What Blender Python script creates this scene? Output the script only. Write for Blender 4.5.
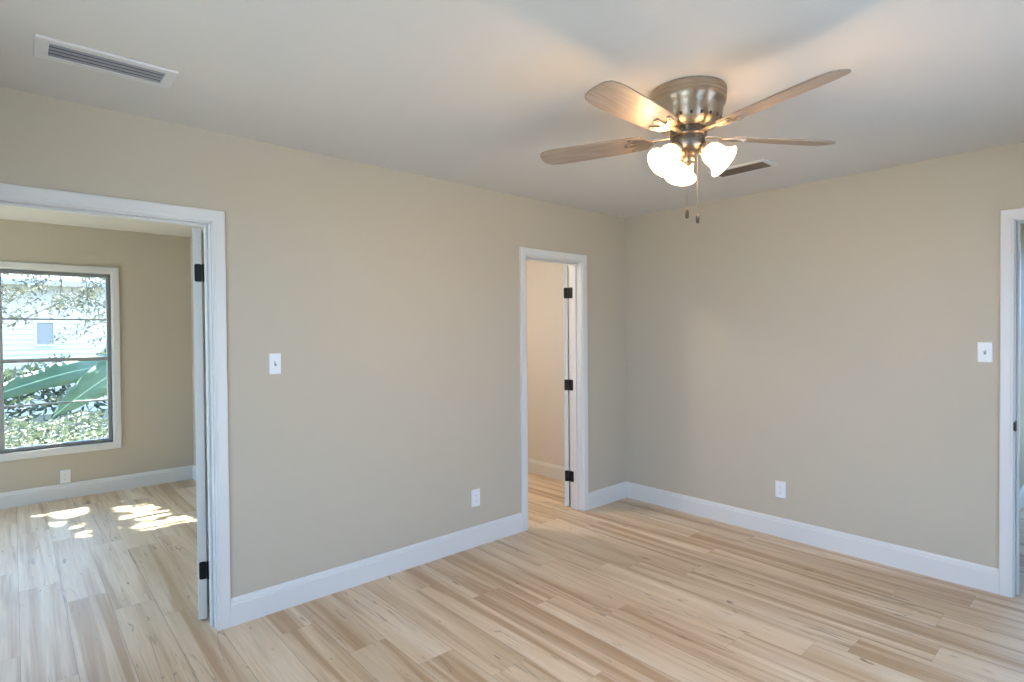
import bpy, bmesh, math, random
from mathutils import Vector, Matrix
random.seed(7)
R = math.radians
scn = bpy.context.scene
for o in list(bpy.data.objects):
    bpy.data.objects.remove(o, do_unlink=True)
COL = scn.collection

# ------------------------------------------------------------------ camera
YAW, PITCH, ROLL = 0.8441407, -0.014249, -0.0080583
cd = bpy.data.cameras.new('camera'); cam = bpy.data.objects.new('camera', cd); COL.objects.link(cam)
cd.sensor_fit = 'HORIZONTAL'; cd.sensor_width = 36.0; cd.lens = 562.4517/1024*36
cd.clip_start = 0.03; cd.clip_end = 300
fw = Vector((math.cos(PITCH)*math.cos(YAW), math.cos(PITCH)*math.sin(YAW), math.sin(PITCH)))
rt = Vector((math.sin(YAW), -math.cos(YAW), 0)); up = rt.cross(fw)
r2 = rt*math.cos(ROLL)+up*math.sin(ROLL); u2 = up*math.cos(ROLL)-rt*math.sin(ROLL)
m3 = Matrix((r2, u2, -fw)).transposed()
cam.matrix_world = Matrix.Translation((-4.01781, -3.02058, 1.44712)) @ m3.to_4x4()
scn.camera = cam

# ------------------------------------------------------------------ sky, sun, exposure
scn.view_settings.view_transform = 'Standard'
scn.view_settings.look = 'None'
scn.view_settings.exposure = 0.5
scn.view_settings.gamma = 1.0
scn.view_settings.use_curve_mapping = False
SKY_COL = (0.40, 0.61, 1.0); SKY_STR = 6.1
SUN_STR = 31.0
LAMP = 10.0; BULB = 8.0
w = bpy.data.worlds.new('sky'); scn.world = w; w.use_nodes = True
bg = w.node_tree.nodes['Background']; bg.inputs[0].default_value = (*SKY_COL, 1); bg.inputs[1].default_value = SKY_STR
SUND = Vector((0.27, -1.0, -1.08)).normalized()          # direction the sunlight travels
sl = bpy.data.lights.new('sun', 'SUN'); sl.energy = SUN_STR; sl.angle = R(0.53); sl.color = (1, .95, .82)
so = bpy.data.objects.new('sun', sl); COL.objects.link(so); so.rotation_euler = SUND.to_track_quat('-Z', 'Y').to_euler(); so.location = (-4, 12, 14)

def portal(name, c, rot, sx, sy):
    l = bpy.data.lights.new(name, 'AREA'); l.shape = 'RECTANGLE'; l.size = sx; l.size_y = sy
    l.cycles.is_portal = True
    o = bpy.data.objects.new(name, l); COL.objects.link(o); o.location = c; o.rotation_euler = rot
# window openings of the house (x/y range, z range)
SLD = (-2.9, -1.1, 0.06, 1.98)     # sliding door, rear wall y=-3.65
LWN = (-3.45, -.8, 0.35, 2.12)    # window, wall x=-4.62
BWN = (-6.455, -3.325, 0.462, 2.022) # bedroom window, wall y=3.38
BSW = (.25, 3.25, 0.12, 2.25)         # unseen window added to brighten the bedroom, wall x=-7.32
R3W = (-3.55, -2.48, 0.2, 2.2)       # window in the end wall of the side room x=3.3
portal('portal_rear', ((SLD[0]+SLD[1])/2, -3.70, (SLD[2]+SLD[3])/2), (R(90), 0, 0), SLD[1]-SLD[0], SLD[3]-SLD[2])
portal('portal_left', (-4.67, (LWN[0]+LWN[1])/2, (LWN[2]+LWN[3])/2), (R(90), 0, R(-90)), LWN[1]-LWN[0], LWN[3]-LWN[2])
portal('portal_bedroom', ((BWN[0]+BWN[1])/2, 3.47, (BWN[2]+BWN[3])/2), (R(-90), 0, 0), BWN[1]-BWN[0], BWN[3]-BWN[2])
portal('portal_bedroom_side', (-7.37, (BSW[0]+BSW[1])/2, (BSW[2]+BSW[3])/2), (R(90), 0, R(-90)), BSW[1]-BSW[0], BSW[3]-BSW[2])
portal('portal_side_room', (3.36, (R3W[0]+R3W[1])/2, (R3W[2]+R3W[3])/2), (R(90), 0, R(90)), R3W[1]-R3W[0], R3W[3]-R3W[2])

# ------------------------------------------------------------------ materials
def mat(name, color, rough=.5, metal=0, bump=0, bscale=60, var=0, spec=.5, aniso=0):
    m = bpy.data.materials.new(name); m.use_nodes = True; nt = m.node_tree; n = nt.nodes
    b = n['Principled BSDF']; b.inputs['Base Color'].default_value = (*color, 1)
    b.inputs['Roughness'].default_value = rough; b.inputs['Metallic'].default_value = metal
    b.inputs['Specular IOR Level'].default_value = spec
    if bump or var:
        g = n.new('ShaderNodeNewGeometry'); t = n.new('ShaderNodeTexNoise')
        nt.links.new(g.outputs['Position'], t.inputs['Vector']); t.inputs['Scale'].default_value = bscale; t.inputs['Detail'].default_value = 3
        if bump:
            bp = n.new('ShaderNodeBump'); bp.inputs['Strength'].default_value = bump; bp.inputs['Distance'].default_value = .002
            nt.links.new(t.outputs['Fac'], bp.inputs['Height']); nt.links.new(bp.outputs['Normal'], b.inputs['Normal'])
        if var:
            mx = n.new('ShaderNodeMix'); mx.data_type = 'RGBA'
            mx.inputs[6].default_value = (*[c*(1-var) for c in color], 1); mx.inputs[7].default_value = (*[min(1, c*(1+var)) for c in color], 1)
            nt.links.new(t.outputs['Fac'], mx.inputs[0]); nt.links.new(mx.outputs[2], b.inputs['Base Color'])
    return m
M = {}
M['wall'] = mat('greige_paint', (.52, .455, .352), .62, bump=.12, bscale=140, spec=.3)
M['ceil'] = mat('ceiling_paint', (.675, .64, .585), .8, bump=.25, bscale=110, spec=.2)
M['trim'] = mat('white_trim_paint', (.69, .67, .635), .35, bump=.03, bscale=30)
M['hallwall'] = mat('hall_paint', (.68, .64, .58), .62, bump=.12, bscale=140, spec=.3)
M['door'] = mat('white_door_paint', (.66, .63, .57), .4, bump=.03, bscale=30)
M['black'] = mat('black_metal', (.006, .005, .005), .45, 0, bump=.05, bscale=80, spec=.3)
M['plate'] = mat('white_plastic', (.78, .78, .76), .3, bump=.02, bscale=50)
M['fob'] = mat('dark_walnut', (.05, .035, .025), .5, bump=.05)
M['slot'] = mat('dark_slot', (.28, .28, .28), .5, bump=.02)
M['alu'] = mat('aluminium_window', (.34, .35, .34), .5, .3, bump=.05, bscale=50)
M['grille'] = mat('grey_grille', (.34, .35, .38), .45, .3, bump=.05, bscale=90)
M['shaded_grille'] = mat('shaded_grille', (.15, .12, .09), .5, .3, bump=.05, bscale=90)  # slat colour darkened and warmed to stand for shade and warm light
M['duct'] = mat('dark_duct', (.05, .05, .052), .8, bump=.05)
M['ventwhite'] = mat('vent_frame_paint', (.69, .67, .635), .4, bump=.03, bscale=60)
M['outer'] = mat('exterior_stucco', (.6, .6, .56), .9, bump=.5, bscale=30)

def brushed():
    m = mat('brushed_nickel', (.47, .40, .32), .36, 1)
    nt = m.node_tree; n = nt.nodes; b = n['Principled BSDF']
    b.inputs['Anisotropic'].default_value = .75; b.inputs['Anisotropic Rotation'].default_value = .25
    tg = n.new('ShaderNodeTangent'); tg.direction_type = 'RADIAL'; tg.axis = 'Z'; nt.links.new(tg.outputs[0], b.inputs['Tangent'])
    tc = n.new('ShaderNodeTexCoord'); mp = n.new('ShaderNodeMapping'); mp.inputs['Scale'].default_value = (3, 3, 260)
    t = n.new('ShaderNodeTexNoise'); t.inputs['Scale'].default_value = 3
    nt.links.new(tc.outputs['Object'], mp.inputs[0]); nt.links.new(mp.outputs[0], t.inputs['Vector'])
    bp = n.new('ShaderNodeBump'); bp.inputs['Strength'].default_value = .12; bp.inputs['Distance'].default_value = .001
    nt.links.new(t.outputs['Fac'], bp.inputs['Height']); nt.links.new(bp.outputs['Normal'], b.inputs['Normal'])
    return m
M['nickel'] = brushed()
M['darknickel'] = mat('dark_pewter', (.20, .18, .16), .35, 1, bump=.05)  # evenly darker metal than the brushed nickel

def wood_blade():
    m = mat('blade_wood', (.3, .25, .2), .45); nt = m.node_tree; n = nt.nodes; b = n['Principled BSDF']
    tc = n.new('ShaderNodeTexCoord'); mp = n.new('ShaderNodeMapping'); mp.inputs['Scale'].default_value = (3, 45, 10)
    t = n.new('ShaderNodeTexNoise'); t.inputs['Scale'].default_value = 2; t.inputs['Detail'].default_value = 6
    cr = n.new('ShaderNodeValToRGB'); cr.color_ramp.elements[0].position = .3; cr.color_ramp.elements[1].position = .7
    cr.color_ramp.elements[0].color = (.27, .20, .15, 1); cr.color_ramp.elements[1].color = (.40, .325, .26, 1)
    nt.links.new(tc.outputs['Object'], mp.inputs[0]); nt.links.new(mp.outputs[0], t.inputs['Vector'])
    nt.links.new(t.outputs['Fac'], cr.inputs[0]); nt.links.new(cr.outputs[0], b.inputs['Base Color'])
    return m
M['blade'] = wood_blade()

def glass():
    m = bpy.data.materials.new('window_glass'); m.use_nodes = True; nt = m.node_tree; n = nt.nodes
    n.remove(n['Principled BSDF']); tr = n.new('ShaderNodeBsdfTransparent'); tr.inputs[0].default_value = (.93, .97, .96, 1)
    gl = n.new('ShaderNodeBsdfGlossy'); gl.inputs['Roughness'].default_value = .02
    lw = n.new('ShaderNodeLayerWeight'); lw.inputs[0].default_value = .5      # Schlick reflectance, same from both sides
    pw = n.new('ShaderNodeMath'); pw.operation = 'POWER'; pw.inputs[1].default_value = 5; nt.links.new(lw.outputs['Facing'], pw.inputs[0])
    fr = n.new('ShaderNodeMath'); fr.operation = 'MULTIPLY_ADD'; fr.inputs[1].default_value = .96; fr.inputs[2].default_value = .035; nt.links.new(pw.outputs[0], fr.inputs[0])
    mx = n.new('ShaderNodeMixShader'); nt.links.new(fr.outputs[0], mx.inputs[0])
    nt.links.new(tr.outputs[0], mx.inputs[1]); nt.links.new(gl.outputs[0], mx.inputs[2]); nt.links.new(mx.outputs[0], n['Material Output'].inputs[0])
    return m
M['glass'] = glass()

def shade_mat():
    m = mat('lit_frosted_glass', (.95, .92, .85), .35); b = m.node_tree.nodes['Principled BSDF']
    b.inputs['Emission Color'].default_value = (1.0, .60, .27, 1); b.inputs['Emission Strength'].default_value = LAMP
    return m
M['shade'] = shade_mat()
def lampmat(name, c, s):
    m = mat(name, (.9, .9, .9)); b = m.node_tree.nodes['Principled BSDF']
    b.inputs['Emission Color'].default_value = (*c, 1); b.inputs['Emission Strength'].default_value = s
    return m

def floor_mat():
    m = bpy.data.materials.new('vinyl_plank'); m.use_nodes = True; nt = m.node_tree; n = nt.nodes; L = nt.links.new
    b = n['Principled BSDF']
    def math_(op, a, c=None, v=None):
        x = n.new('ShaderNodeMath'); x.operation = op
        if hasattr(a, 'links'): L(a, x.inputs[0])
        else: x.inputs[0].default_value = a
        if c is not None:
            if hasattr(c, 'links'): L(c, x.inputs[1])
            else: x.inputs[1].default_value = c
        return x.outputs[0]
    uv = n.new('ShaderNodeUVMap'); uv.uv_map = 'plank'; sp = n.new('ShaderNodeSeparateXYZ'); L(uv.outputs[0], sp.inputs[0])
    at = n.new('ShaderNodeAttribute'); at.attribute_name = 'tone'; sa = n.new('ShaderNodeSeparateColor'); L(at.outputs['Color'], sa.inputs[0])
    u, v = sp.outputs[0], sp.outputs[1]; rnd, ton, stk = sa.outputs[0], sa.outputs[1], sa.outputs[2]
    def noise(su, sv, seed, det, dist=0, rough=.5):
        c = n.new('ShaderNodeCombineXYZ')
        L(math_('ADD', math_('MULTIPLY', u, su), math_('MULTIPLY', rnd, 37.0+seed)), c.inputs[0])
        L(math_('ADD', math_('MULTIPLY', v, sv), math_('MULTIPLY', rnd, 91.0)), c.inputs[1]); c.inputs[2].default_value = seed
        t = n.new('ShaderNodeTexNoise'); t.inputs['Scale'].default_value = 1; t.inputs['Detail'].default_value = det
        t.inputs['Distortion'].default_value = dist; t.inputs['Roughness'].default_value = rough
        L(c.outputs[0], t.inputs['Vector']); return t.outputs['Fac']
    def ramp(f, stops):
        r = n.new('ShaderNodeValToRGB'); e = r.color_ramp.elements
        for i, (p, c) in enumerate(stops):
            if i > 1: e.new(p)
            e[i].position = p; e[i].color = (*c, 1)
        L(f, r.inputs[0]); return r.outputs[0]
    def mix(f, a, c, typ='MIX'):
        x = n.new('ShaderNodeMix'); x.data_type = 'RGBA'; x.blend_type = typ
        for s, k in ((f, 0), (a, 6), (c, 7)):
            if hasattr(s, 'links'): L(s, x.inputs[k])
            elif k == 0: x.inputs[0].default_value = s
            else: x.inputs[k].default_value = (*s, 1)
        return x.outputs[2]
    base = ramp(noise(7, .7, 3, 4, .6), [(.28, (.62, .46, .29)), (.5, (.74, .585, .41)), (.75, (.82, .70, .54))])
    grain = ramp(noise(110, 3.0, 11, 4, .4), [(.3, (.80, .78, .76)), (.7, (1.0, 1.0, 1.0))])
    c = mix(.75, base, grain, 'MULTIPLY')
    # per plank overall tone
    tn = ramp(ton, [(0, (.86, .82, .77)), (.5, (.97, .965, .955)), (1, (1.06, 1.07, 1.08))])
    c = mix(1, c, tn, 'MULTIPLY')
    # long brown heartwood bands, stronger on planks with a high third channel
    bnd = math_('SUBTRACT', math_('ADD', noise(13, .42, 23, 3, .8), math_('MULTIPLY', stk, .16)), .575)
    bnd = ramp(math_('MULTIPLY', bnd, 6.5), [(0, (0, 0, 0)), (1, (1, 1, 1))])
    c = mix(math_('MULTIPLY', bnd, .75), c, (.42, .25, .125))
    # thin dark mineral lines along bands
    ln = ramp(math_('ABSOLUTE', math_('SUBTRACT', noise(11, .55, 41, 3, 1.2), .5)), [(0, (1, 1, 1)), (.012, (0, 0, 0))])
    lm = ramp(noise(4, 1.1, 57, 2), [(.51, (0, 0, 0)), (.60, (1, 1, 1))])
    c = mix(math_('MULTIPLY', math_('MULTIPLY', ln, lm), .6), c, (.16, .115, .085))
    # knots
    kn = ramp(noise(26, 5.5, 71, 2, .5), [(.685, (0, 0, 0)), (.76, (1, 1, 1))])
    c = mix(math_('MULTIPLY', kn, .8), c, (.17, .11, .07))
    # seams: distance to plank edge
    eu = math_('MINIMUM', u, math_('SUBTRACT', .1855, u))
    se = math_('LESS_THAN', eu, .0012)
    uv2 = n.new('ShaderNodeUVMap'); uv2.uv_map = 'ends'; s2 = n.new('ShaderNodeSeparateXYZ'); L(uv2.outputs[0], s2.inputs[0])
    ee = math_('MINIMUM', s2.outputs[0], s2.outputs[1]); sn = math_('LESS_THAN', ee, .0013)
    seam = math_('MAXIMUM', se, math_('MULTIPLY', sn, .5))
    c = mix(math_('MULTIPLY', seam, .52), c, (.10, .075, .055))
    L(c, b.inputs['Base Color'])
    rg = ramp(noise(60, 4, 5, 2), [(.3, (.34, .34, .34)), (.7, (.44, .44, .44))]); L(rg, b.inputs['Roughness'])
    b.inputs['Specular IOR Level'].default_value = .5
    bp = n.new('ShaderNodeBump'); bp.inputs['Strength'].default_value = .25; bp.inputs['Distance'].default_value = .0006
    L(math_('SUBTRACT', noise(110, 3.0, 11, 3), seam), bp.inputs['Height']); L(bp.outputs['Normal'], b.inputs['Normal'])
    return m
M['floor'] = floor_mat()

# ------------------------------------------------------------------ helpers
def tag(o, label=None, cat=None, group=None, kind=None):
    if label: o['label'] = label
    if cat: o['category'] = cat
    if group: o['group'] = group
    if kind: o['kind'] = kind
    return o
def empty(name, loc, rz=0):
    o = bpy.data.objects.new(name, None); COL.objects.link(o); o.location = loc; o.rotation_euler = (0, 0, rz); o.empty_display_size = .1
    return o
class MB:
    def __init__(s): s.bm = bmesh.new()
    def box(s, x0, x1, y0, y1, z0, z1, bev=0, mtx=None):
        b = bmesh.new(); bmesh.ops.create_cube(b, size=1)
        for v in b.verts: v.co = Vector(((x0+x1)/2+v.co.x*(x1-x0), (y0+y1)/2+v.co.y*(y1-y0), (z0+z1)/2+v.co.z*(z1-z0)))
        if bev: bmesh.ops.bevel(b, geom=b.edges[:], offset=bev, segments=2, affect='EDGES', profile=.5)
        if mtx: bmesh.ops.transform(b, matrix=mtx, verts=b.verts)
        s.merge(b); return s
    def merge(s, b):
        me = bpy.data.meshes.new('tmp'); b.to_mesh(me); b.free(); s.bm.from_mesh(me); bpy.data.meshes.remove(me)
    def prism(s, pts, mtx, h):
        """polygon pts (a,b) extruded from 0 to h along local z, mapped by mtx"""
        vs0 = [s.bm.verts.new(mtx @ Vector((a, b, 0))) for a, b in pts]; vs1 = [s.bm.verts.new(mtx @ Vector((a, b, h))) for a, b in pts]
        n = len(pts)
        s.bm.faces.new(vs0[::-1]); s.bm.faces.new(vs1)
        for i in range(n): s.bm.faces.new((vs0[i], vs0[(i+1) % n], vs1[(i+1) % n], vs1[i]))
        return s
    def lathe(s, prof, seg=40, mtx=Matrix(), close=False):
        rings = []
        for r, z in prof:
            rings.append([s.bm.verts.new(mtx @ Vector((r*math.cos(2*math.pi*k/seg), r*math.sin(2*math.pi*k/seg), z))) for k in range(seg)] if r > 1e-6 else [s.bm.verts.new(mtx @ Vector((0, 0, z)))])
        for a, b in zip(rings[:-1], rings[1:]):
            for k in range(seg):
                k2 = (k+1) % seg
                if len(a) == 1 and len(b) == 1: continue
                if len(a) == 1: s.bm.faces.new((a[0], b[k2], b[k]))
                elif len(b) == 1: s.bm.faces.new((a[k], a[k2], b[0]))
                else: s.bm.faces.new((a[k], a[k2], b[k2], b[k]))
        return s
    def tube(s, pts, r, seg=8):
        pts = [Vector(p) for p in pts]; rings = []
        for i, p in enumerate(pts):
            d = (pts[min(i+1, len(pts)-1)]-pts[max(i-1, 0)]).normalized(); q = d.to_track_quat('Z', 'Y')
            rr = r[i] if isinstance(r, (list, tuple)) else r
            rings.append([s.bm.verts.new(p+q @ Vector((rr*math.cos(2*math.pi*k/seg), rr*math.sin(2*math.pi*k/seg), 0))) for k in range(seg)])
        for a, b in zip(rings[:-1], rings[1:]):
            for k in range(seg): s.bm.faces.new((a[k], a[(k+1) % seg], b[(k+1) % seg], b[k]))
        s.bm.faces.new(rings[0][::-1]); s.bm.faces.new(rings[-1])
        return s
    def build(s, name, m, parent=None, smooth=False, loc=None, fix=True):
        if fix: bmesh.ops.recalc_face_normals(s.bm, faces=s.bm.faces)
        me = bpy.data.meshes.new(name); s.bm.to_mesh(me); s.bm.free(); me.materials.append(m)
        if smooth:
            for p in me.polygons: p.use_smooth = True
            try: me.set_sharp_from_angle(angle=R(35))
            except Exception: pass
        o = bpy.data.objects.new(name, me); COL.objects.link(o)
        if parent: o.parent = parent
        if loc: o.location = loc
        return o
def struct(mb, name, m, label, cat):
    return tag(mb.build(name, m), label, cat, kind='structure')

H = 2.44
def wall_with_openings(axis, p0, p1, a0, a1, z0, z1, ops):
    """axis 'x': wall runs along x between a0..a1 with thickness y p0..p1 ; ops = [(a,b,zlo,zhi)]"""
    mb = MB()
    def bx(a, b, za, zb):
        if b-a < 1e-5 or zb-za < 1e-5: return
        if axis == 'x': mb.box(a, b, p0, p1, za, zb)
        else: mb.box(p0, p1, a, b, za, zb)
    cur = a0
    for a, b, lo, hi in sorted(ops):
        bx(cur, a, z0, z1); bx(a, b, z0, lo); bx(a, b, hi, z1); cur = b
    bx(cur, a1, z0, z1)
    return mb

# ------------------------------------------------------------------ room shell
D1 = (-4.10, -3.290, 1.993)     # clear opening x0,x1,head
D2 = (-1.191, -0.589, 2.008)
D3 = (-3.387, -2.562, 2.025)    # y0,y1,head on wall x=0
JT = .019
struct(wall_with_openings('x', 0, .12, -7.44, .0, 0, H, [(D1[0]-JT, D1[1]+JT, 0, D1[2]+JT), (D2[0]-JT, D2[1]+JT, 0, D2[2]+JT)]),
       'wall_left', M['wall'], 'long greige wall with the two doorways on the left of the room', 'wall')
struct(wall_with_openings('y', 0, .12, -3.65, 1.9, 0, H, [(D3[0]-JT, D3[1]+JT, 0, D3[2]+JT)]),
       'wall_right', M['wall'], 'greige wall on the right under the ceiling fan, doorway at its right end', 'wall')
struct(wall_with_openings('x', -3.77, -3.65, -4.74, 3.42, 0, H, [SLD]), 'wall_rear', M['wall'], 'wall behind the camera with the wide glass door', 'wall')
struct(wall_with_openings('y', -4.74, -4.62, -3.65, 0, 0, H, [LWN]), 'wall_window_side', M['wall'], 'wall to the left of the camera with a window', 'wall')
struct(wall_with_openings('x', 3.38, 3.50, -7.44, -2.54, 0, H, [BWN]), 'wall_bedroom_far', M['wall'], 'greige far wall of the bedroom around the big window', 'wall')
struct(MB().box(-2.66, -2.54, .12, 3.38, 0, H), 'wall_bedroom_right', M['wall'], 'right side wall of the bedroom seen past the open door', 'wall')
struct(wall_with_openings('y', -7.44, -7.32, .12, 3.38, 0, H, [BSW]), 'wall_bedroom_left', M['wall'], 'left side wall of the bedroom, out of sight', 'wall')
struct(MB().box(-2.54, .0, 1.78, 1.90, 0, H), 'wall_hall_end', M['hallwall'], 'end wall of the hall behind the narrow doorway', 'wall')
struct(MB().box(-.006, 0, .12, 1.78, 0, H), 'wall_hall_right', M['hallwall'], 'warm lit wall seen through the narrow middle doorway', 'wall')
struct(MB().box(.12, 3.42, -2.35, -2.23, 0, H), 'wall_side_room', M['wall'], 'pale wall glimpsed through the doorway at the right edge', 'wall')
struct(wall_with_openings('y', 3.30, 3.42, -3.65, -2.35, 0, H, [R3W]), 'wall_side_room_end', M['wall'], 'window wall of the room behind the right doorway', 'wall')
mb = MB().box(-7.44, 3.42, -3.77, 3.50, H, H+.12)
struct(mb, 'ceiling', M['ceil'], 'flat off white ceiling over all the rooms', 'ceiling')
struct(MB().box(-7.6, 3.6, 3.50, 4.0, H+.02, H+.12), 'trim_eave', M['trim'], 'roof eave along the garden side of the house', 'eave')

# floor of planks: one mesh, a quad per plank, per-plank attributes
PW = .1855
joints = {1: [-.26], 2: [-.63], 3: [-.92], 5: [-.30, -1.49], 4: [-1.20], 8: [-1.20], 13: [-.26, -2.69], 12: [-1.21, -2.41], 6: [-.59], 15: [-.89, -2.11],
          7: [-.88], 11: [-2.14], 16: [-2.42], 17: [-1.48], 14: [-2.35, -1.13], -3: [.87], -4: [1.22, .01], -2: [.59], -1: [.34], -5: [.36]}
tones = {(1, 0): .35, (2, 0): .8, (3, 0): .15, (3, 1): .8, (4, 0): .1}
bm = bmesh.new(); luv = bm.loops.layers.uv.new('plank'); lue = bm.loops.layers.uv.new('ends'); lc = bm.loops.layers.float_color.new('tone')
rng = random.Random(21)
XA, XB, YA, YB = -7.38, 3.36, -3.71, 3.44
i0 = math.floor((XA+3.27)/PW); i1 = math.ceil((XB+3.27)/PW)
for i in range(i0, i1):
    xa = -3.27+i*PW; xb = xa+PW
    js = sorted(joints.get(i, [rng.uniform(-1.2, 0)]))
    while js[0] > YA: js.insert(0, js[0]-(1.22 if rng.random() < .99 else .9))
    while js[-1] < YB: js.append(js[-1]+1.22)
    for a, b in zip(js[:-1], js[1:]):
        rr = (rng.random(), min(1, max(0, rng.gauss(.6, .2))), rng.random())
        if i < 0 and a > -.4: pass
        ya, yb = max(a, YA), min(b, YB)
        if yb-ya < .001: continue
        x0, x1 = max(xa, XA), min(xb, XB)
        vs = [bm.verts.new(c) for c in ((x0, ya, 0), (x1, ya, 0), (x1, yb, 0), (x0, yb, 0))]
        f = bm.faces.new(vs)
        for l in f.loops:
            l[luv].uv = (l.vert.co.x-xa, l.vert.co.y); l[lue].uv = (l.vert.co.y-a, b-l.vert.co.y); l[lc] = (*rr, 1)
me = bpy.data.meshes.new('floor'); bm.to_mesh(me); bm.free(); me.materials.append(M['floor'])
fl = bpy.data.objects.new('floor', me); COL.objects.link(fl); tag(fl, 'light wood plank floor running through every room', 'floor', kind='structure')
struct(MB().box(-7.44, 3.42, -3.77, 3.50, -.25, -.004), 'floor_slab', M['outer'], 'concrete slab under the plank floor', 'floor')

# baseboards
BP = [(0, 0), (.016, 0), (.016, .104), (.0145, .108), (.011, .110), (.0105, .118), (.0075, .126), (.004, .131), (.003, .135), (0, .135)]
def baseboard(name, p, q, nrm, label):
    p, q, nrm = Vector((*p, 0)), Vector((*q, 0)), Vector((*nrm, 0)); d = (q-p).normalized()
    mt = Matrix((nrm, Vector((0, 0, 1)), d)).transposed().to_4x4(); mt.translation = p
    return struct(MB().prism(BP, mt, (q-p).length), name, M['trim'], label, 'baseboard')
CW = .058
baseboard('baseboard_left', (D1[1]+CW+.005, 0), (D2[0]-CW-.005, 0), (0, -1), 'white baseboard between the two doorways')
baseboard('baseboard_left', (D2[1]+CW+.005, 0), (0, 0), (0, -1), 'short white baseboard between the narrow doorway and the corner')
baseboard('baseboard_left', (-4.62, 0), (D1[0]-CW-.005, 0), (0, -1), 'white baseboard left of the wide doorway')
baseboard('baseboard_right', (0, 0), (0, D3[1]+CW+.005), (-1, 0), 'white baseboard along the right wall from corner to doorway')
baseboard('baseboard_bedroom_far', (-7.32, 3.38), (-2.66, 3.38), (0, -1), 'white baseboard under the bedroom window')
baseboard('baseboard_bedroom_right', (-2.66, 3.38), (-2.66, .12), (-1, 0), 'white baseboard on the right side wall of the bedroom')
baseboard('baseboard_hall', (-.006, 1.78), (-.006, .12), (-1, 0), 'white baseboard seen through the narrow doorway')
baseboard('baseboard_side_room', (.12, -2.35), (3.3, -2.35), (0, -1), 'white baseboard glimpsed through the doorway at the right edge')
baseboard('baseboard_rear', (-4.62, -3.65), (SLD[0]-.06, -3.65), (0, 1), 'baseboard behind the camera left of the glass door')
baseboard('baseboard_rear', (SLD[1]+.06, -3.65), (0, -3.65), (0, 1), 'baseboard behind the camera right of the glass door')
baseboard('baseboard_window_side', (-4.62, -3.65), (-4.62, 0), (1, 0), 'baseboard under the window beside the camera')

# ------------------------------------------------------------------ door frames and doors
CP = [(0, 0), (0, .010), (.003, .013), (.012, .0145), (.014, .0165), (CW-.004, .018), (CW, .0155), (CW, 0)]   # (across, out)
def casing_loop(mb, a0, a1, zt, mp, full=False, z0=0, w=None, flip=False):
    """sweep the casing profile round an opening; mp maps (a, z, out) to the world"""
    rings = []
    prof = CP if w is None else [(u*w/CW, t) for u, t in CP]
    if full: corners = [(a0, z0, -1, -1), (a0, zt, -1, 1), (a1, zt, 1, 1), (a1, z0, 1, -1)]
    else: corners = [(a0, z0, -1, 0), (a0, zt, -1, 1), (a1, zt, 1, 1), (a1, z0, 1, 0)]
    for a, z, sa, sz in corners: rings.append([mb.bm.verts.new(mp(a+sa*u, z+sz*u, t)) for u, t in prof])
    n = len(prof); pairs = [(0, 1), (1, 2), (2, 3)]+([(3, 0)] if full else [])
    for i, j in pairs:
        for k in range(n): mb.bm.faces.new((rings[i][k], rings[i][(k+1) % n], rings[j][(k+1) % n], rings[j][k]))
    if not full: mb.bm.faces.new(rings[0]); mb.bm.faces.new(rings[3][::-1])
def door_frame(name, a0, a1, zt, axis, stop, label):
    """axis 'x' : wall y 0..0.12, room side y<0 ; axis 'y' : wall x 0..0.12, room side x<0"""
    f = (lambda a, z, t: Vector((a, -t, z))) if axis == 'x' else (lambda a, z, t: Vector((-t, a, z)))
    g = (lambda a, z, t: Vector((a, .12+t, z))) if axis == 'x' else (lambda a, z, t: Vector((.12+t, a, z)))
    e = empty(name, (0, 0, 0)); tag(e, label, 'door', kind='structure')
    mb = MB(); casing_loop(mb, a0-.005, a1+.005, zt+.005, f); mb.build('casing', M['trim'], e)
    mb = MB(); casing_loop(mb, a0-.005, a1+.005, zt+.005, g); mb.build('casing', M['trim'], e)
    def bx(mb, a, b, t0, t1, z0, z1, bev=0):
        if axis == 'x': mb.box(a, b, t0, t1, z0, z1, bev)
        else: mb.box(t0, t1, a, b, z0, z1, bev)
    mb = MB(); bx(mb, a0-JT, a0, 0, .12, 0, zt+JT, .001); bx(mb, a1, a1+JT, 0, .12, 0, zt+JT, .001); bx(mb, a0, a1, 0, .12, zt, zt+JT, .001)
    mb.build('jamb', M['trim'], e)
    s0, s1 = stop
    mb = MB(); bx(mb, a0, a0+.011, s0, s1, 0, zt, .0025); bx(mb, a1-.011, a1, s0, s1, 0, zt, .0025); bx(mb, a0+.011, a1-.011, s0, s1, zt-.011, zt, .0025)
    mb.build('door_stop', M['trim'], e)
    return e
def rounded_plate(mb, w, h, t, r, mtx):
    pts = []
    for cx, cy, a in ((w/2-r, h/2-r, 0), (-w/2+r, h/2-r, 90), (-w/2+r, -h/2+r, 180), (w/2-r, -h/2+r, 270)):
        for k in range(6): an = R(a+k*18); pts.append((cx+r*math.cos(an), cy+r*math.sin(an)))
    mb.prism(pts, mtx, t)
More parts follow.
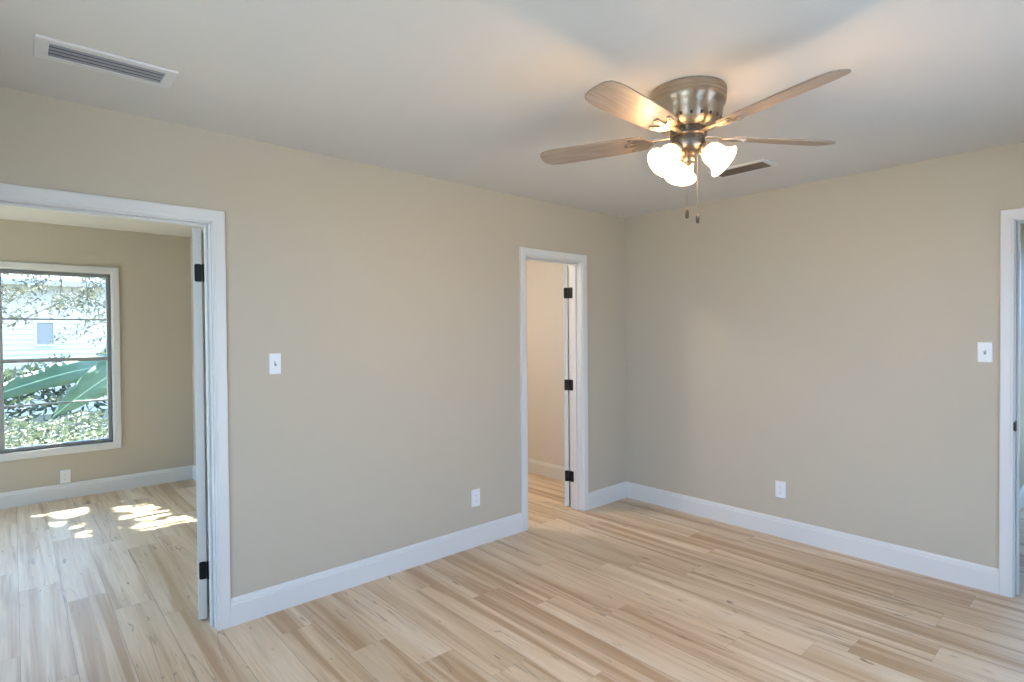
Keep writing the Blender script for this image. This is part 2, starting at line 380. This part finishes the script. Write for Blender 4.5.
def hung_door(e, pin, W, zt, theta, T, hz, y_off=.007):
    """door leaf swung open by theta about the pin on its right edge"""
    piv = empty('door_panel_pivot', (0, 0, 0)); bpy.data.objects.remove(piv)
    rot = Matrix.Translation((pin[0], pin[1], 0)) @ Matrix.Rotation(-R(theta), 4, 'Z')
    mb = MB(); x1 = -.006; x0 = x1-W; y1 = -y_off; y0 = y1-T
    # frame-and-panel leaf: core, stiles and rails
    mb.box(x0+.002, x1-.002, y0+.008, y1-.008, .012, zt-.004)
    for a, b, c, d in ((x0, x0+.11, .01, zt-.003), (x1-.11, x1, .01, zt-.003)):
        mb.box(a, b, y0, y1, c, d, .0018)
    for c, d in ((.01, .22), (.86, .98), (zt-.123, zt-.003)):
        mb.box(x0+.109, x1-.109, y0, y1, c, d, .0012)
    p = mb.build('door_panel', M['door'], e)
    p.data.transform(rot)
    for z in hz:
        mb = MB()
        # leaf on the door edge: faces +x in the closed frame
        mt = Matrix(((0, 0, 1, x1+.0002), (1, 0, 0, y1-.0165), (0, 1, 0, z), (0, 0, 0, 1)))
        rounded_plate(mb, .033, .090, .0022, .009, rot @ mt)
        # knuckle
        mb.tube([(pin[0], pin[1], z-.045), (pin[0], pin[1], z-.044), (pin[0], pin[1], z+.044), (pin[0], pin[1], z+.045)], [.004, .0062, .0062, .004], 12)
        # leaf on the jamb, faces -x
        mt = Matrix(((0, 0, -1, pin[0]+.0025), (1, 0, 0, .12-.0165), (0, 1, 0, z), (0, 0, 0, 1)))
        rounded_plate(mb, .033, .090, .0022, .009, mt)
        # screws
        h = mb.build('hinge', M['black'], p)
        tag(h, 'black hinge')
d1 = door_frame('door_1', *D1, 'x', (.045, .078), 'wide cased doorway to the bedroom at the left edge, white door swung in')
hung_door(d1, (D1[1]-.0025, .1285), .80, D1[2], 106, .040, (1.762, .258))
d2 = door_frame('door_2', *D2, 'x', (.045, .078), 'narrow cased doorway with three black hinges near the room corner')
hung_door(d2, (D2[1]-.0025, .1285), .60, D2[2], 138, .036, (1.772, 1.015, .262))
d3 = door_frame('door_3', *D3, 'y', (.045, .078), 'cased doorway cut by the right edge of the view, black strike plate')
mb = MB(); mt = Matrix(((1, 0, 0, .004), (0, 0, -1, D3[1]), (0, 1, 0, .925), (0, 0, 0, 1)))
rounded_plate(mb, .042, .057, .0022, .006, mt)
mt = Matrix(((1, 0, 0, -.015), (0, 0, -1, D3[1]+.0055), (0, 1, 0, .925), (0, 0, 0, 1)))
rounded_plate(mb, .010, .046, .009, .0045, mt)
tag(mb.build('strike_plate', M['black'], d3), 'black metal strike plate')

# ------------------------------------------------------------------ windows
def frame_box(mb, a0, a1, z0, z1, t, d0, d1, mp, bev=.002):
    for A, B, Z0, Z1 in ((a0, a1, z0, z0+t), (a0, a1, z1-t, z1), (a0, a0+t, z0+t, z1-t), (a1-t, a1, z0+t, z1-t)):
        mp(mb, A, B, d0, d1, Z0, Z1, bev)
def win(name, a0, a1, z0, z1, mp, mpv, units, bars, label, cas_w=.062, inner=True):
    """mp(mb,a,b,d0,d1,z0,z1,bev): d = depth outward from the inner wall face"""
    e = empty(name, (0, 0, 0)); tag(e, label, 'window', kind='structure')
    mb = MB(); casing_loop(mb, a0, a1, z1, mpv, full=True, z0=z0, w=cas_w); mb.build('window_casing', M['trim'], e)
    mb = MB()
    for A, B, Z0, Z1 in ((a0-.012, a1+.012, z0-.012, z0), (a0-.012, a1+.012, z1, z1+.012), (a0-.012, a0, z0, z1), (a1, a1+.012, z0, z1)): mp(mb, A, B, 0, .12, Z0, Z1, .001)
    mb.build('window_sill', M['trim'], e)
    wu = (a1-a0)/units
    for k in range(units):
        u0 = a0+k*wu; u1 = u0+wu
        mb = MB(); frame_box(mb, u0, u1, z0, z1, .030, .045, .105, mp)
        fr = mb.build('window_frame', M['alu'], e)
        for bz, bt in bars:
            mb = MB(); mp(mb, u0+.018, u1-.018, .055, .085, bz-bt/2, bz+bt/2, .0015); mb.build('glazing_bar', M['alu'], e)
        mb = MB(); mp(mb, u0+.01, u1-.01, .070, .0735, z0+.01, z1-.01, 0); mb.build('pane', M['glass'], fr)
    return e
def mp_bed(mb, a, b, d0, d1, z0, z1, bev=0): mb.box(a, b, 3.38+d0, 3.38+d1, z0, z1, bev)
win('window_1', *BWN, mp_bed, lambda a, z, t: Vector((a, 3.38-t, z)), 4, [(1.602, .014), (1.240, .034), (.853, .014)],
    'bedroom window of four stacked panes with white casing', .064)
def mp_rear(mb, a, b, d0, d1, z0, z1, bev=0): mb.box(a, b, -3.65-d1, -3.65-d0, z0, z1, bev)
win('window_2', *SLD, mp_rear, lambda a, z, t: Vector((a, -3.65+t, z)), 3, [], 'wide glass door behind the camera')
def mp_left(mb, a, b, d0, d1, z0, z1, bev=0): mb.box(-4.62-d1, -4.62-d0, a, b, z0, z1, bev)
win('window_3', *LWN, mp_left, lambda a, z, t: Vector((-4.62+t, a, z)), 2, [(1.43, .03)], 'window in the wall left of the camera')
def mp_bs(mb, a, b, d0, d1, z0, z1, bev=0): mb.box(-7.32-d1, -7.32-d0, a, b, z0, z1, bev)
win('window_added', *BSW, mp_bs, lambda a, z, t: Vector((-7.32+t, a, z)), 3, [], 'wide unseen window added in the left side wall to brighten the bedroom')
def mp_r3(mb, a, b, d0, d1, z0, z1, bev=0): mb.box(3.30+d0, 3.30+d1, a, b, z0, z1, bev)
win('window_4', *R3W, mp_r3, lambda a, z, t: Vector((3.30-t, a, z)), 1, [(1.37, .03)], 'window of the room behind the right doorway')

# ------------------------------------------------------------------ switches and outlets
def wall_frame(pos, facing):
    """matrix: local x = right along wall, y = up, z = out of wall"""
    out = Vector((*facing, 0)); u = Vector((0, 0, 1)); x = u.cross(out)
    mt = Matrix((x, u, out)).transposed().to_4x4(); mt.translation = Vector(pos); return mt
def cover(mb, w, h):
    b = bmesh.new(); bmesh.ops.create_cube(b, size=1)
    for v in b.verts:
        top = v.co.z > 0
        v.co = Vector((v.co.x*(w-(.006 if top else 0)), v.co.y*(h-(.006 if top else 0)), .0065 if top else .0003))
    bmesh.ops.bevel(b, geom=b.edges[:], offset=.0012, segments=2, affect='EDGES', profile=.5)
    mb.merge(b)
def switch(pos, facing, label, w=.075, h=.117):
    e = empty('light_switch', (0, 0, 0)); e.matrix_world = wall_frame(pos, facing); tag(e, label, 'light switch', 'toggle switches on the walls')
    mb = MB(); cover(mb, w, h); mb.build('cover_plate', M['plate'], e)
    mb = MB().box(-.0055, .0055, -.0125, .0125, .006, .0068); tag(mb.build('toggle_slot', M['slot'], e), 'grey toggle slot')
    mb = MB().box(-.004, .004, -.004, .004, 0, .016, .001, Matrix.Translation((0, .003, .004)) @ Matrix.Rotation(R(-28), 4, 'X')); mb.build('toggle', M['plate'], e)
    for y in (-.030, .030):
        mb = MB().lathe([(0, .0078), (.002, .0076), (.0032, .0066), (.0032, .0060)], 14, Matrix.Translation((0, y, 0))); mb.build('screw', M['plate'], e, True)
    return e
def outlet(pos, facing, label, w=.074, h=.117):
    e = empty('wall_outlet', (0, 0, 0)); e.matrix_world = wall_frame(pos, facing); tag(e, label, 'outlet', 'outlets low on the walls')
    mb = MB(); cover(mb, w, h); mb.build('cover_plate', M['plate'], e)
    for y in (-.0195, .0195):
        mb = MB()
        pts = [(.0165*math.cos(R(a)), max(-.0125, min(.0125, .0165*math.sin(R(a))))) for a in range(0, 360, 12)]
        mb.prism(pts, Matrix.Translation((0, y, .0062)), .0018); f = mb.build('receptacle', M['plate'], e)
        mb = MB()
        mb.box(-.0072, -.0052, y-.0035, y+.0055, .0080, .0083); mb.box(.0052, .0072, y-.0025, y+.0045, .0080, .0083)
        mb.lathe([(0, .0083), (.0024, .0083), (.0024, .0080)], 12, Matrix.Translation((0, y-.0085, 0)))
        tag(mb.build('socket_slots', M['slot'], f), 'dark socket slots')
    mb = MB().lathe([(0, .0078), (.002, .0076), (.0032, .0066), (.0032, .0060)], 14); mb.build('screw', M['plate'], e, True)
    return e
switch((-2.992, 0, 1.297), (0, -1), 'white toggle light switch on the left wall beside the wide bedroom doorway', .062, .112)
switch((0, -2.435, 1.320), (-1, 0), 'white toggle light switch on the right wall beside the doorway at the edge', .068, .113)
outlet((-1.676, 0, .328), (0, -1), 'white wall outlet low on the left wall between the two doorways')
outlet((0, -1.328, .334), (-1, 0), 'white wall outlet low on the right wall above the baseboard')
outlet((-3.680, 3.38, .197), (0, -1), 'white wall outlet under the bedroom window, touching the baseboard')

# ------------------------------------------------------------------ ceiling vents
def vent(x0, x1, y0, y1, axis, border, label, slat_m, n=5):
    e = empty('ceiling_vent', ((x0+x1)/2, (y0+y1)/2, H)); tag(e, label, 'air vent', 'slatted ceiling vents')
    hx, hy = (x1-x0)/2, (y1-y0)/2; bx, by = border
    mb = MB()
    z0, z1 = -.010, -.0005
    for a, b, c, d in ((-hx, hx, -hy, -hy+by), (-hx, hx, hy-by, hy), (-hx, -hx+bx, -hy+by, hy-by), (hx-bx, hx, -hy+by, hy-by)): mb.box(a, b, c, d, z0, z1, .0015)
    mb.build('frame', M['ventwhite'], e)
    mb = MB().box(-hx+bx, hx-bx, -hy+by, hy-by, -.0012, -.0006); tag(mb.build('duct_opening', M['duct'], e), 'dark opening behind the slats')
    for k in range(n):
        mb = MB()
        if axis == 'x':
            yy = -hy+by+(k+.5)*(2*hy-2*by)/n; mb.box(-hx+bx, hx-bx, -.0062, .0062, -.0006, .0006, 0, Matrix.Translation((0, yy, -.008)) @ Matrix.Rotation(R(-13), 4, 'X'))
        else:
            xx = -hx+bx+(k+.5)*(2*hx-2*bx)/n; mb.box(-.0075, .0075, -hy+by, hy-by, -.0006, .0006, 0, Matrix.Translation((xx, 0, -.008)) @ Matrix.Rotation(R(28), 4, 'Y'))
        mb.build('slat', slat_m, e)
    return e
vent(-3.945, -3.535, -.605, -.430, 'x', (.036, .030), 'white framed ceiling vent with grey slats near the left corner', M['grille'], 4)
vent(-.765, -.595, -1.56, -1.205, 'y', (.022, .022), 'slatted ceiling vent beyond the ceiling fan, slats coloured dark for shade', M['shaded_grille'], 6)

# ------------------------------------------------------------------ ceiling fan
FX, FY = -1.905, -1.757
fan = empty('ceiling_fan', (FX, FY, H)); tag(fan, 'brushed nickel hugger ceiling fan with five wood blades and three lit shades', 'ceiling fan')
housing = MB().lathe([(0, -.001), (.150, -.001), (.1515, -.006), (.1515, -.022), (.1495, -.024), (.1495, -.028), (.1505, -.030), (.1505, -.036), (.1485, -.038), (.1485, -.042), (.1495, -.044),
                      (.1485, -.054), (.144, -.066), (.138, -.074), (.1345, -.080), (.1345, -.102), (.132, -.118), (.125, -.134), (.113, -.147), (.098, -.155), (0, -.155)], 64).build('motor_housing', M['nickel'], fan, True)
for k in range(20):
    mb = MB(); an = 2*math.pi*k/20
    mt = Matrix.Rotation(an, 4, 'Z') @ Matrix.Translation((.1275, 0, -.128))
    mb.box(-.002, .002, -.0045, .0045, -.006, .006, .0015, mt @ Matrix.Rotation(R(22), 4, 'Y'))
    tag(mb.build('cooling_slot', M['duct'], housing), 'dark cooling slot')
MB().lathe([(0, -.155), (.072, -.155), (.074, -.165), (.074, -.185), (.068, -.190), (.062, -.192), (.062, -.200), (.066, -.203), (.066, -.232), (.058, -.244), (.036, -.254), (0, -.254)], 48).build('switch_housing', M['darknickel'], fan, True)
MB().lathe([(0, -.254), (.015, -.254), (.017, -.262), (.024, -.270), (.028, -.282), (.026, -.290), (.014, -.296), (.008, -.304), (0, -.308)], 32).build('finial', M['nickel'], fan, True)
BLZ = -.182
blade0 = None
for k in range(5):
    an = R(-104+72*k)
    rotz = Matrix.Rotation(an, 4, 'Z')
    if blade0 is None:
        # blade outline, rounded tip, along +x, pitched 12 degrees
        top = []
        prof = [(.185, .050), (.21, .056), (.30, .062), (.42, .066), (.54, .068), (.60, .066), (.635, .058), (.652, .044), (.660, .024), (.662, 0)]
        pts = [(x, y) for x, y in prof]+[(x, -y) for x, y in prof[-2::-1]]
        bm_ = MB(); bm_.prism(pts, Matrix.Rotation(R(12), 4, 'X') @ Matrix.Translation((0, 0, -.003)), .006)
        blade0 = bm_.build('blade', M['blade'], fan)
        mod = blade0.modifiers.new('b', 'BEVEL'); mod.width = .0015; mod.segments = 2
        blade0.location = (0, 0, BLZ)
        # blade iron
        ir = MB()
        ir.box(.066, .15, -.011, .011, -.002, .004, .0015)
        tri = [(.145, .012), (.175, .040), (.235, .046), (.245, .036), (.215, .022), (.205, .008), (.262, .010), (.268, 0)]
        pts = tri+[(x, -y) for x, y in tri[-2::-1]]
        ir.prism(pts, Matrix.Rotation(R(12), 4, 'X') @ Matrix.Translation((0, 0, -.0085)), .005)
        for sx, sy in ((.225, .036), (.225, -.036), (.252, 0)):
            ir.lathe([(0, -.0125), (.004, -.0115), (.005, -.0085)], 12, Matrix.Rotation(R(12), 4, 'X') @ Matrix.Translation((sx, sy, 0)))
        iron0 = ir.build('blade_iron', M['nickel'], blade0, True); blade0.rotation_euler = (0, 0, an)
    else:
        b = blade0.copy(); COL.objects.link(b); b.rotation_euler = (0, 0, an)
        c = iron0.copy(); COL.objects.link(c); c.parent = b
# light kit: three arms, sockets and bell shades
for az in (45, 165, -75):
    a = R(az); rad = Vector((math.cos(a), math.sin(a), 0)); tilt = R(42)   # below horizontal
    ax = (rad*math.cos(tilt)+Vector((0, 0, -math.sin(tilt)))).normalized()
    base = rad*.055+Vector((0, 0, -.233))
    q = ax.to_track_quat('Z', 'Y').to_matrix().to_4x4(); q.translation = base
    arm = MB().tube([rad*.040+Vector((0, 0, -.222)), rad*.050+Vector((0, 0, -.225)), base, base+ax*.012], [.010, .010, .012, .014], 12)
    arm.lathe([(0, .004), (.020, .004), (.027, .010), (.030, .018), (.030, .028), (.027, .030), (0, .030)], 28, q)
    arm = arm.build('lamp_socket', M['nickel'], fan, True)
    sp = [(.026, .024), (.033, .030), (.042, .042), (.0475, .058), (.049, .074), (.050, .088), (.054, .102), (.062, .114), (.071, .122), (.073, .124), (.0715, .125),
          (.060, .116), (.051, .104), (.047, .088), (.046, .074), (.0445, .058), (.039, .043), (.030, .032), (.022, .028)]
    sp = [(r_*.94, .022+(z_-.022)*.93) for r_, z_ in sp]
    sh = MB().lathe(sp, 40, q).build('lamp_shade', M['shade'], arm, True); tag(sh, 'glowing white frosted glass bell shade')
    bl = bpy.data.lights.new('fan_bulb', 'POINT'); bl.energy = BULB; bl.color = (1, .60, .27); bl.shadow_soft_size = .022
    bo = bpy.data.objects.new('fan_bulb', bl); COL.objects.link(bo); bo.parent = fan; bo.location = base+ax*.098
# pull chains
for dx, dy, zl, nm in ((-.012, .004, .492, 0), (.018, -.024, .512, 1)):
    r_ = Vector((math.sin(YAW), -math.cos(YAW), 0))
    pos = r_*(-.014 if nm == 0 else .029)+Vector((-.02 if nm == 0 else -.02, -.02, 0))
    mb = MB(); z = -.250
    mb.tube([(pos.x, pos.y, -.244), (pos.x, pos.y, -zl)], .0009, 6)
    while z > -zl:
        bmesh.ops.create_icosphere(mb.bm, subdivisions=1, radius=.0017, matrix=Matrix.Translation((pos.x, pos.y, z))); z -= .0065
    ch = mb.build('pull_chain', M['nickel'], fan, True)
    fb = MB().lathe([(0, -zl+.002), (.003, -zl), (.0065, -zl-.006), (.0075, -zl-.016), (.0070, -zl-.030), (.0045, -zl-.036), (0, -zl-.037)], 16, Matrix.Translation((pos.x, pos.y, 0))).build('pull_fob', M['fob'], ch, True)
    tag(fb, 'dark wooden pull fob')

# hall ceiling light (warm) behind the narrow doorway
hl = empty('hall_ceiling_light', (-1.5, .95, H)); tag(hl, 'round flush ceiling light in the hall behind the narrow doorway', 'ceiling light')
MB().lathe([(0, 0), (.15, 0), (.155, -.012), (.15, -.025), (.13, -.025), (.13, -.02), (0, -.02)], 40).build('base', M['nickel'], hl, True)
MB().lathe([(.135, -.02), (.13, -.05), (.105, -.078), (.06, -.094), (0, -.10)], 40).build('diffuser', lampmat('hall_diffuser', (1, .90, .80), 90), hl, True)

# ------------------------------------------------------------------ garden outside the bedroom window
def leafmat(name, c1, c2, rough=.45, trans=.3, sc=3):
    m = bpy.data.materials.new(name); m.use_nodes = True; nt = m.node_tree; n = nt.nodes; b = n['Principled BSDF']
    g = n.new('ShaderNodeNewGeometry'); t = n.new('ShaderNodeTexNoise'); t.inputs['Scale'].default_value = sc; t.inputs['Detail'].default_value = 4
    nt.links.new(g.outputs['Position'], t.inputs['Vector'])
    cr = n.new('ShaderNodeValToRGB'); cr.color_ramp.elements[0].position = .35; cr.color_ramp.elements[1].position = .65
    cr.color_ramp.elements[0].color = (*c1, 1); cr.color_ramp.elements[1].color = (*c2, 1)
    nt.links.new(t.outputs['Fac'], cr.inputs[0]); nt.links.new(cr.outputs[0], b.inputs['Base Color']); b.inputs['Roughness'].default_value = rough
    tr = n.new('ShaderNodeBsdfTranslucent'); nt.links.new(cr.outputs[0], tr.inputs[0])
    mx = n.new('ShaderNodeMixShader'); mx.inputs[0].default_value = trans
    nt.links.new(b.outputs[0], mx.inputs[1]); nt.links.new(tr.outputs[0], mx.inputs[2]); nt.links.new(mx.outputs[0], n['Material Output'].inputs[0])
    return m
M['leaf'] = leafmat('tree_leaf', (.08, .09, .055), (.19, .19, .13))
M['ivy'] = leafmat('ivy_leaf', (.04, .075, .03), (.20, .215, .14), sc=5)
M['hedge'] = leafmat('hedge_leaf', (.03, .055, .03), (.12, .15, .08), sc=5)
M['banana'] = leafmat('banana_leaf', (.11, .21, .13), (.17, .28, .19), .35, .35, 2)
M['rib'] = mat('banana_midrib', (.28, .44, .33), .4, bump=.05)
M['bark'] = mat('bark', (.12, .09, .07), .9, bump=.8, bscale=30, var=.3)
M['ground'] = mat('leaf_litter', (.16, .15, .10), .95, bump=.8, bscale=20, var=.5)
M['concrete'] = mat('bluish_bounce_paving', (.46, .49, .54), .9, bump=.4, bscale=20, var=.1)  # cool tint keeps the light bounced indoors bluish
M['siding'] = mat('white_siding', (.66, .61, .53), .6, bump=.05)
M['roofing'] = mat('grey_shingles', (.42, .42, .42), .9, bump=.6, bscale=25, var=.2)
M['curtain'] = mat('pale_curtain', (.33, .31, .28), .8, bump=.1)
struct(MB().box(-40, 40, -40, 45, -.45, -.26), 'ground', M['ground'], 'garden ground around the house', 'ground')
struct(MB().box(-14, 3.6, -14, -3.77, -.26, -.20).box(-14, -7.44, -3.77, 3.5, -.26, -.20).box(-7.44, -4.74, -3.77, 0, -.26, -.20), 'bounce_paving', M['concrete'], 'unseen pale paving added to bounce daylight into the rooms', 'bounce_paving')  # unseen paving added to bounce daylight up to the ceilings

def leaves(mb_bm, pts, s0, s1, rng, up=.5):
    for p in pts:
        s = rng.uniform(s0, s1)
        nrm = Vector((rng.gauss(0, 1), rng.gauss(0, 1), rng.gauss(0, 1)+up)).normalized(); q = nrm.to_track_quat('Z', 'Y').to_matrix() @ Matrix.Rotation(rng.uniform(0, 6.28), 3, 'Z')
        P = Vector(p)
        o = [Vector((-s, 0, 0)), Vector((-s*.35, s*.36, .06*s)), Vector((s*.4, s*.30, .05*s)), Vector((s, 0, -.12*s)), Vector((s*.4, -s*.30, .05*s)), Vector((-s*.35, -s*.36, .06*s))]
        v = [mb_bm.verts.new(P+q @ k) for k in o]
        mb_bm.faces.new((v[0], v[1], v[2], v[3])); mb_bm.faces.new((v[0], v[3], v[4], v[5]))
rg = random.Random(5)

# neighbour house
HY = 13.0
nh = empty('neighbour_house', (-7.5, HY, -.26)); tag(nh, 'white clapboard house across the garden seen through the bedroom window', 'house')
mb = MB()
x0, x1 = -6.5, 5.3          # local x range
for k in range(26):
    z = k*.11
    mb.prism([(0, 0), (-.022, .002), (-.006, .112), (0, .112)], Matrix(((0, 0, 1, x0), (1, 0, 0, 0), (0, 1, 0, z), (0, 0, 0, 1))), x1-x0)
mb.box(x0, x1, 0, 5, 0, 2.86)
mb.build('wall', M['siding'], nh)
mb = MB(); mb.prism([(-.5, 2.80), (2.5, 4.1), (5.5, 2.80), (5.5, 2.92), (2.5, 4.25), (-.5, 2.92)], Matrix(((0, 0, 1, x0-.4), (1, 0, 0, 0), (0, 1, 0, 0), (0, 0, 0, 1))), x1-x0+.8)
mb.build('roof', M['roofing'], nh)
for wx, wz0, wz1 in ((-1.35, 1.52, 2.03), (4.03, 1.52, 2.03), (1.4, 1.52, 2.03), (-4.6, 1.52, 2.03)):
    mb = MB(); frame_box(mb, wx-.19, wx+.19, wz0-.03, wz1+.03, .05, -.05, .0, lambda m_, a, b, d0, d1, z0, z1, bev: m_.box(a, b, d0, d1, z0, z1, bev), .004)
    f = mb.build('window', M['trim'], nh)
    mb = MB().box(wx-.145, wx+.145, -.026, -.022, wz0+.015, wz1-.015); tag(mb.build('pane', M['curtain'], f), 'dim window pane')

# hedge in front of the neighbour house
mb = MB(); pts = []
for k in range(6500):
    x = rg.uniform(-16, 2); y = 10.6+rg.gauss(0, .35)
    hgt = 1.36+.16*math.sin(x*2.1)+.12*math.sin(x*5.3+1)
    z = -.26+hgt*(rg.random()**.6)
    pts.append((x, y-.3*(1-z), z))
leaves(mb.bm, pts, .06, .12, rg)
tag(mb.build('hedge', M['hedge'], fix=False), 'low green hedge in front of the white neighbour house', 'hedge', kind='stuff')
# ivy / ground cover nearer the window
mb = MB(); pts = []
for k in range(16000):
    x = rg.uniform(-8.5, -.5); y = 4.4+4.6*rg.random()**1.2
    hgt = .16+.30*max(0, (y-4.6)/4.4)+.06*math.sin(3*x+y)+.05*math.sin(7*x-3*y)
    pts.append((x, y, -.26+max(.02, hgt)*rg.uniform(.6, 1.0)))
leaves(mb.bm, pts, .028, .06, rg, 1.6)
tag(mb.build('ivy_ground_cover', M['ivy'], fix=False), 'sunlit leafy ground cover below the bedroom window', 'ground cover', kind='stuff')

# banana plant
ban = empty('banana_plant', (-2.0, 5.9, -.26)); tag(ban, 'banana plant with large arching teal green leaves outside the bedroom window', 'plant')
MB().tube([(0, 0, 0), (.02, 0, .4), (.0, .02, .9)], [.10, .085, .05], 14).build('stem', M['banana'], ban, True)
def banana_leaf(p0, p1, p2, p3, wid, roll, n=28):
    P = [Vector(p)-ban.location for p in (p0, p1, p2, p3)]
    mb = MB(); rib = []; L_, R_, C_ = [], [], []
    for i in range(n+1):
        t = i/n; c = P[0]*(1-t)**3+P[1]*3*t*(1-t)**2+P[2]*3*t*t*(1-t)+P[3]*t**3
        d = (P[1]-P[0])*3*(1-t)**2+(P[2]-P[1])*6*t*(1-t)+(P[3]-P[2])*3*t*t; d.normalize()
        side = d.cross(Vector((0, 0, 1))).normalized(); q = Matrix.Rotation(roll, 3, d); side = q @ side; nrm = side.cross(d)
        wv = wid*max(.015, (math.sin(math.pi*min(1, max(0, (t-.12)/.88))**.72))**.65) if t > .12 else .012
        wav = .015*math.sin(i*1.9)
        rib.append(c); C_.append(mb.bm.verts.new(c)); L_.append([mb.bm.verts.new(c+side*wv*.5+nrm*(wv*.12+wav)), mb.bm.verts.new(c+side*wv+nrm*(wv*.1-wav))])
        R_.append([mb.bm.verts.new(c-side*wv*.5+nrm*(wv*.12-wav)), mb.bm.verts.new(c-side*wv+nrm*(wv*.1+wav))])
    for i in range(n):
        for a, b in ((C_, None),):
            mb.bm.faces.new((C_[i], C_[i+1], L_[i+1][0], L_[i][0])); mb.bm.faces.new((L_[i][0], L_[i+1][0], L_[i+1][1], L_[i][1]))
            mb.bm.faces.new((C_[i+1], C_[i], R_[i][0], R_[i+1][0])); mb.bm.faces.new((R_[i+1][0], R_[i][0], R_[i][1], R_[i+1][1]))
    o = mb.build('leaf', M['banana'], ban, True)
    sm = o.modifiers.new('thick', 'SOLIDIFY'); sm.thickness = .004
    MB().tube(rib, [.016*(1-.8*i/n)+.003 for i in range(n+1)], 8).build('midrib', M['rib'], o, True)
banana_leaf((-2.0, 5.9, .6), (-2.6, 5.8, 1.35), (-3.5, 5.6, 1.10), (-4.6, 5.4, .62), .19, R(-48))
banana_leaf((-2.0, 5.9, .6), (-2.4, 5.7, 1.5), (-3.0, 5.5, 1.12), (-3.68, 5.3, .53), .26, R(-58))
banana_leaf((-2.0, 5.9, .6), (-1.7, 6.2, 1.4), (-1.2, 6.4, 1.5), (-.4, 6.3, .9), .24, R(40))

# shade tree: trunk, limbs, low hanging spray visible in the window, and an unseen canopy whose gaps shape the sun patches
GAPS = [[(-3.97, 3.0), (-3.86, 3.0), (-3.83, 2.86), (-3.95, 2.90)],
        [(-3.85, 2.95), (-3.56, 3.02), (-3.55, 2.72), (-3.74, 2.62), (-3.80, 2.80)],
        [(-3.84, 2.66), (-3.72, 2.60), (-3.74, 2.42), (-3.83, 2.48)],
        [(-3.75, 2.38), (-3.63, 2.46), (-3.62, 2.30), (-3.72, 2.28)],
        [(-3.70, 2.18), (-3.60, 2.25), (-3.62, 2.02), (-3.69, 2.06)],
        [(-3.38, 3.04), (-3.16, 3.04), (-3.16, 2.90), (-3.38, 2.92)],
        [(-3.42, 2.80), (-3.12, 2.66), (-3.10, 2.48), (-3.22, 2.42), (-3.42, 2.60)],
        [(-3.40, 2.48), (-3.05, 2.36), (-3.05, 2.20), (-3.24, 2.16), (-3.42, 2.34)],
        [(-3.36, 2.14), (-3.10, 2.12), (-2.80, 2.16), (-2.80, 1.84), (-3.10, 1.90), (-3.34, 1.90)]]
def inside(x, y, poly):
    c = False; n = len(poly)
    for i in range(n):
        xa, ya = poly[i]; xb, yb = poly[(i+1) % n]
        if (ya > y) != (yb > y) and x < (xb-xa)*(y-ya)/(yb-ya)+xa: c = not c
    return c
tree = empty('shade_tree', (-6.2, 8.2, -.26)); tag(tree, 'shade tree with fine leaves hanging across the top of the bedroom window', 'tree')
tk = MB().tube([(0, 0, -.1), (.05, -.05, 1.2), (.2, -.2, 2.4), (.6, -.6, 3.4), (1.2, -1.1, 4.0)], [.20, .16, .14, .11, .08], 14)
tk.tube([(.2, -.2, 2.4), (-.3, .2, 3.3), (-.6, .6, 4.3)], [.11, .08, .04], 10)
tk.tube([(.6, -.6, 3.4), (1.6, -1.4, 4.0), (2.6, -2.0, 4.35), (3.6, -2.3, 4.5)], [.08, .06, .045, .02], 10)
tk.tube([(1.2, -1.1, 4.0), (2.2, -.6, 3.9), (3.0, -.1, 3.2), (3.6, .2, 2.5)], [.06, .045, .03, .012], 10)
tk = tk.build('trunk', M['bark'], tree, True)
mb = MB(); pts = []
sd = SUND
cnt = 0
while cnt < 26000:
    gx = rg.uniform(-4.9, -2.2); gy = rg.uniform(-.6, 3.25)
    if any(inside(gx, gy, g) for g in GAPS): continue
    z = rg.uniform(3.3, 4.6); t = z/(-sd.z)
    P = Vector((gx, gy, 0))-sd*t
    pts.append(P-tree.location); cnt += 1
leaves(mb.bm, pts, .045, .075, rg)
can = mb.build('canopy', M['leaf'], tree, fix=False)
# low sprays of foliage seen through the upper panes
mb = MB(); pts = []
for k in range(56):
    bx = -2.3-3.2*rg.random()**1.35; by = rg.uniform(6.0, 8.5); bz = rg.uniform(1.7, 2.7)
    d = Vector((rg.uniform(-.6, .6), rg.uniform(-.3, .3), rg.uniform(-.5, -.1))).normalized(); Ln = rg.uniform(.5, .9)
    if bx < -3.9 and bz < 2.0: bz += .5
    MB().tube([Vector((bx, by, bz))-tree.location, Vector((bx, by, bz))+d*Ln-tree.location], [.006, .002], 5).build('twig', M['bark'], tree)
    for j in range(70):
        t = rg.random(); pts.append(Vector((bx, by, bz))+d*Ln*t+Vector((rg.gauss(0, .07), rg.gauss(0, .07), rg.gauss(0, .05)))-tree.location)
leaves(mb.bm, pts, .022, .042, rg)
mb.build('hanging_foliage', M['leaf'], tree, fix=False)
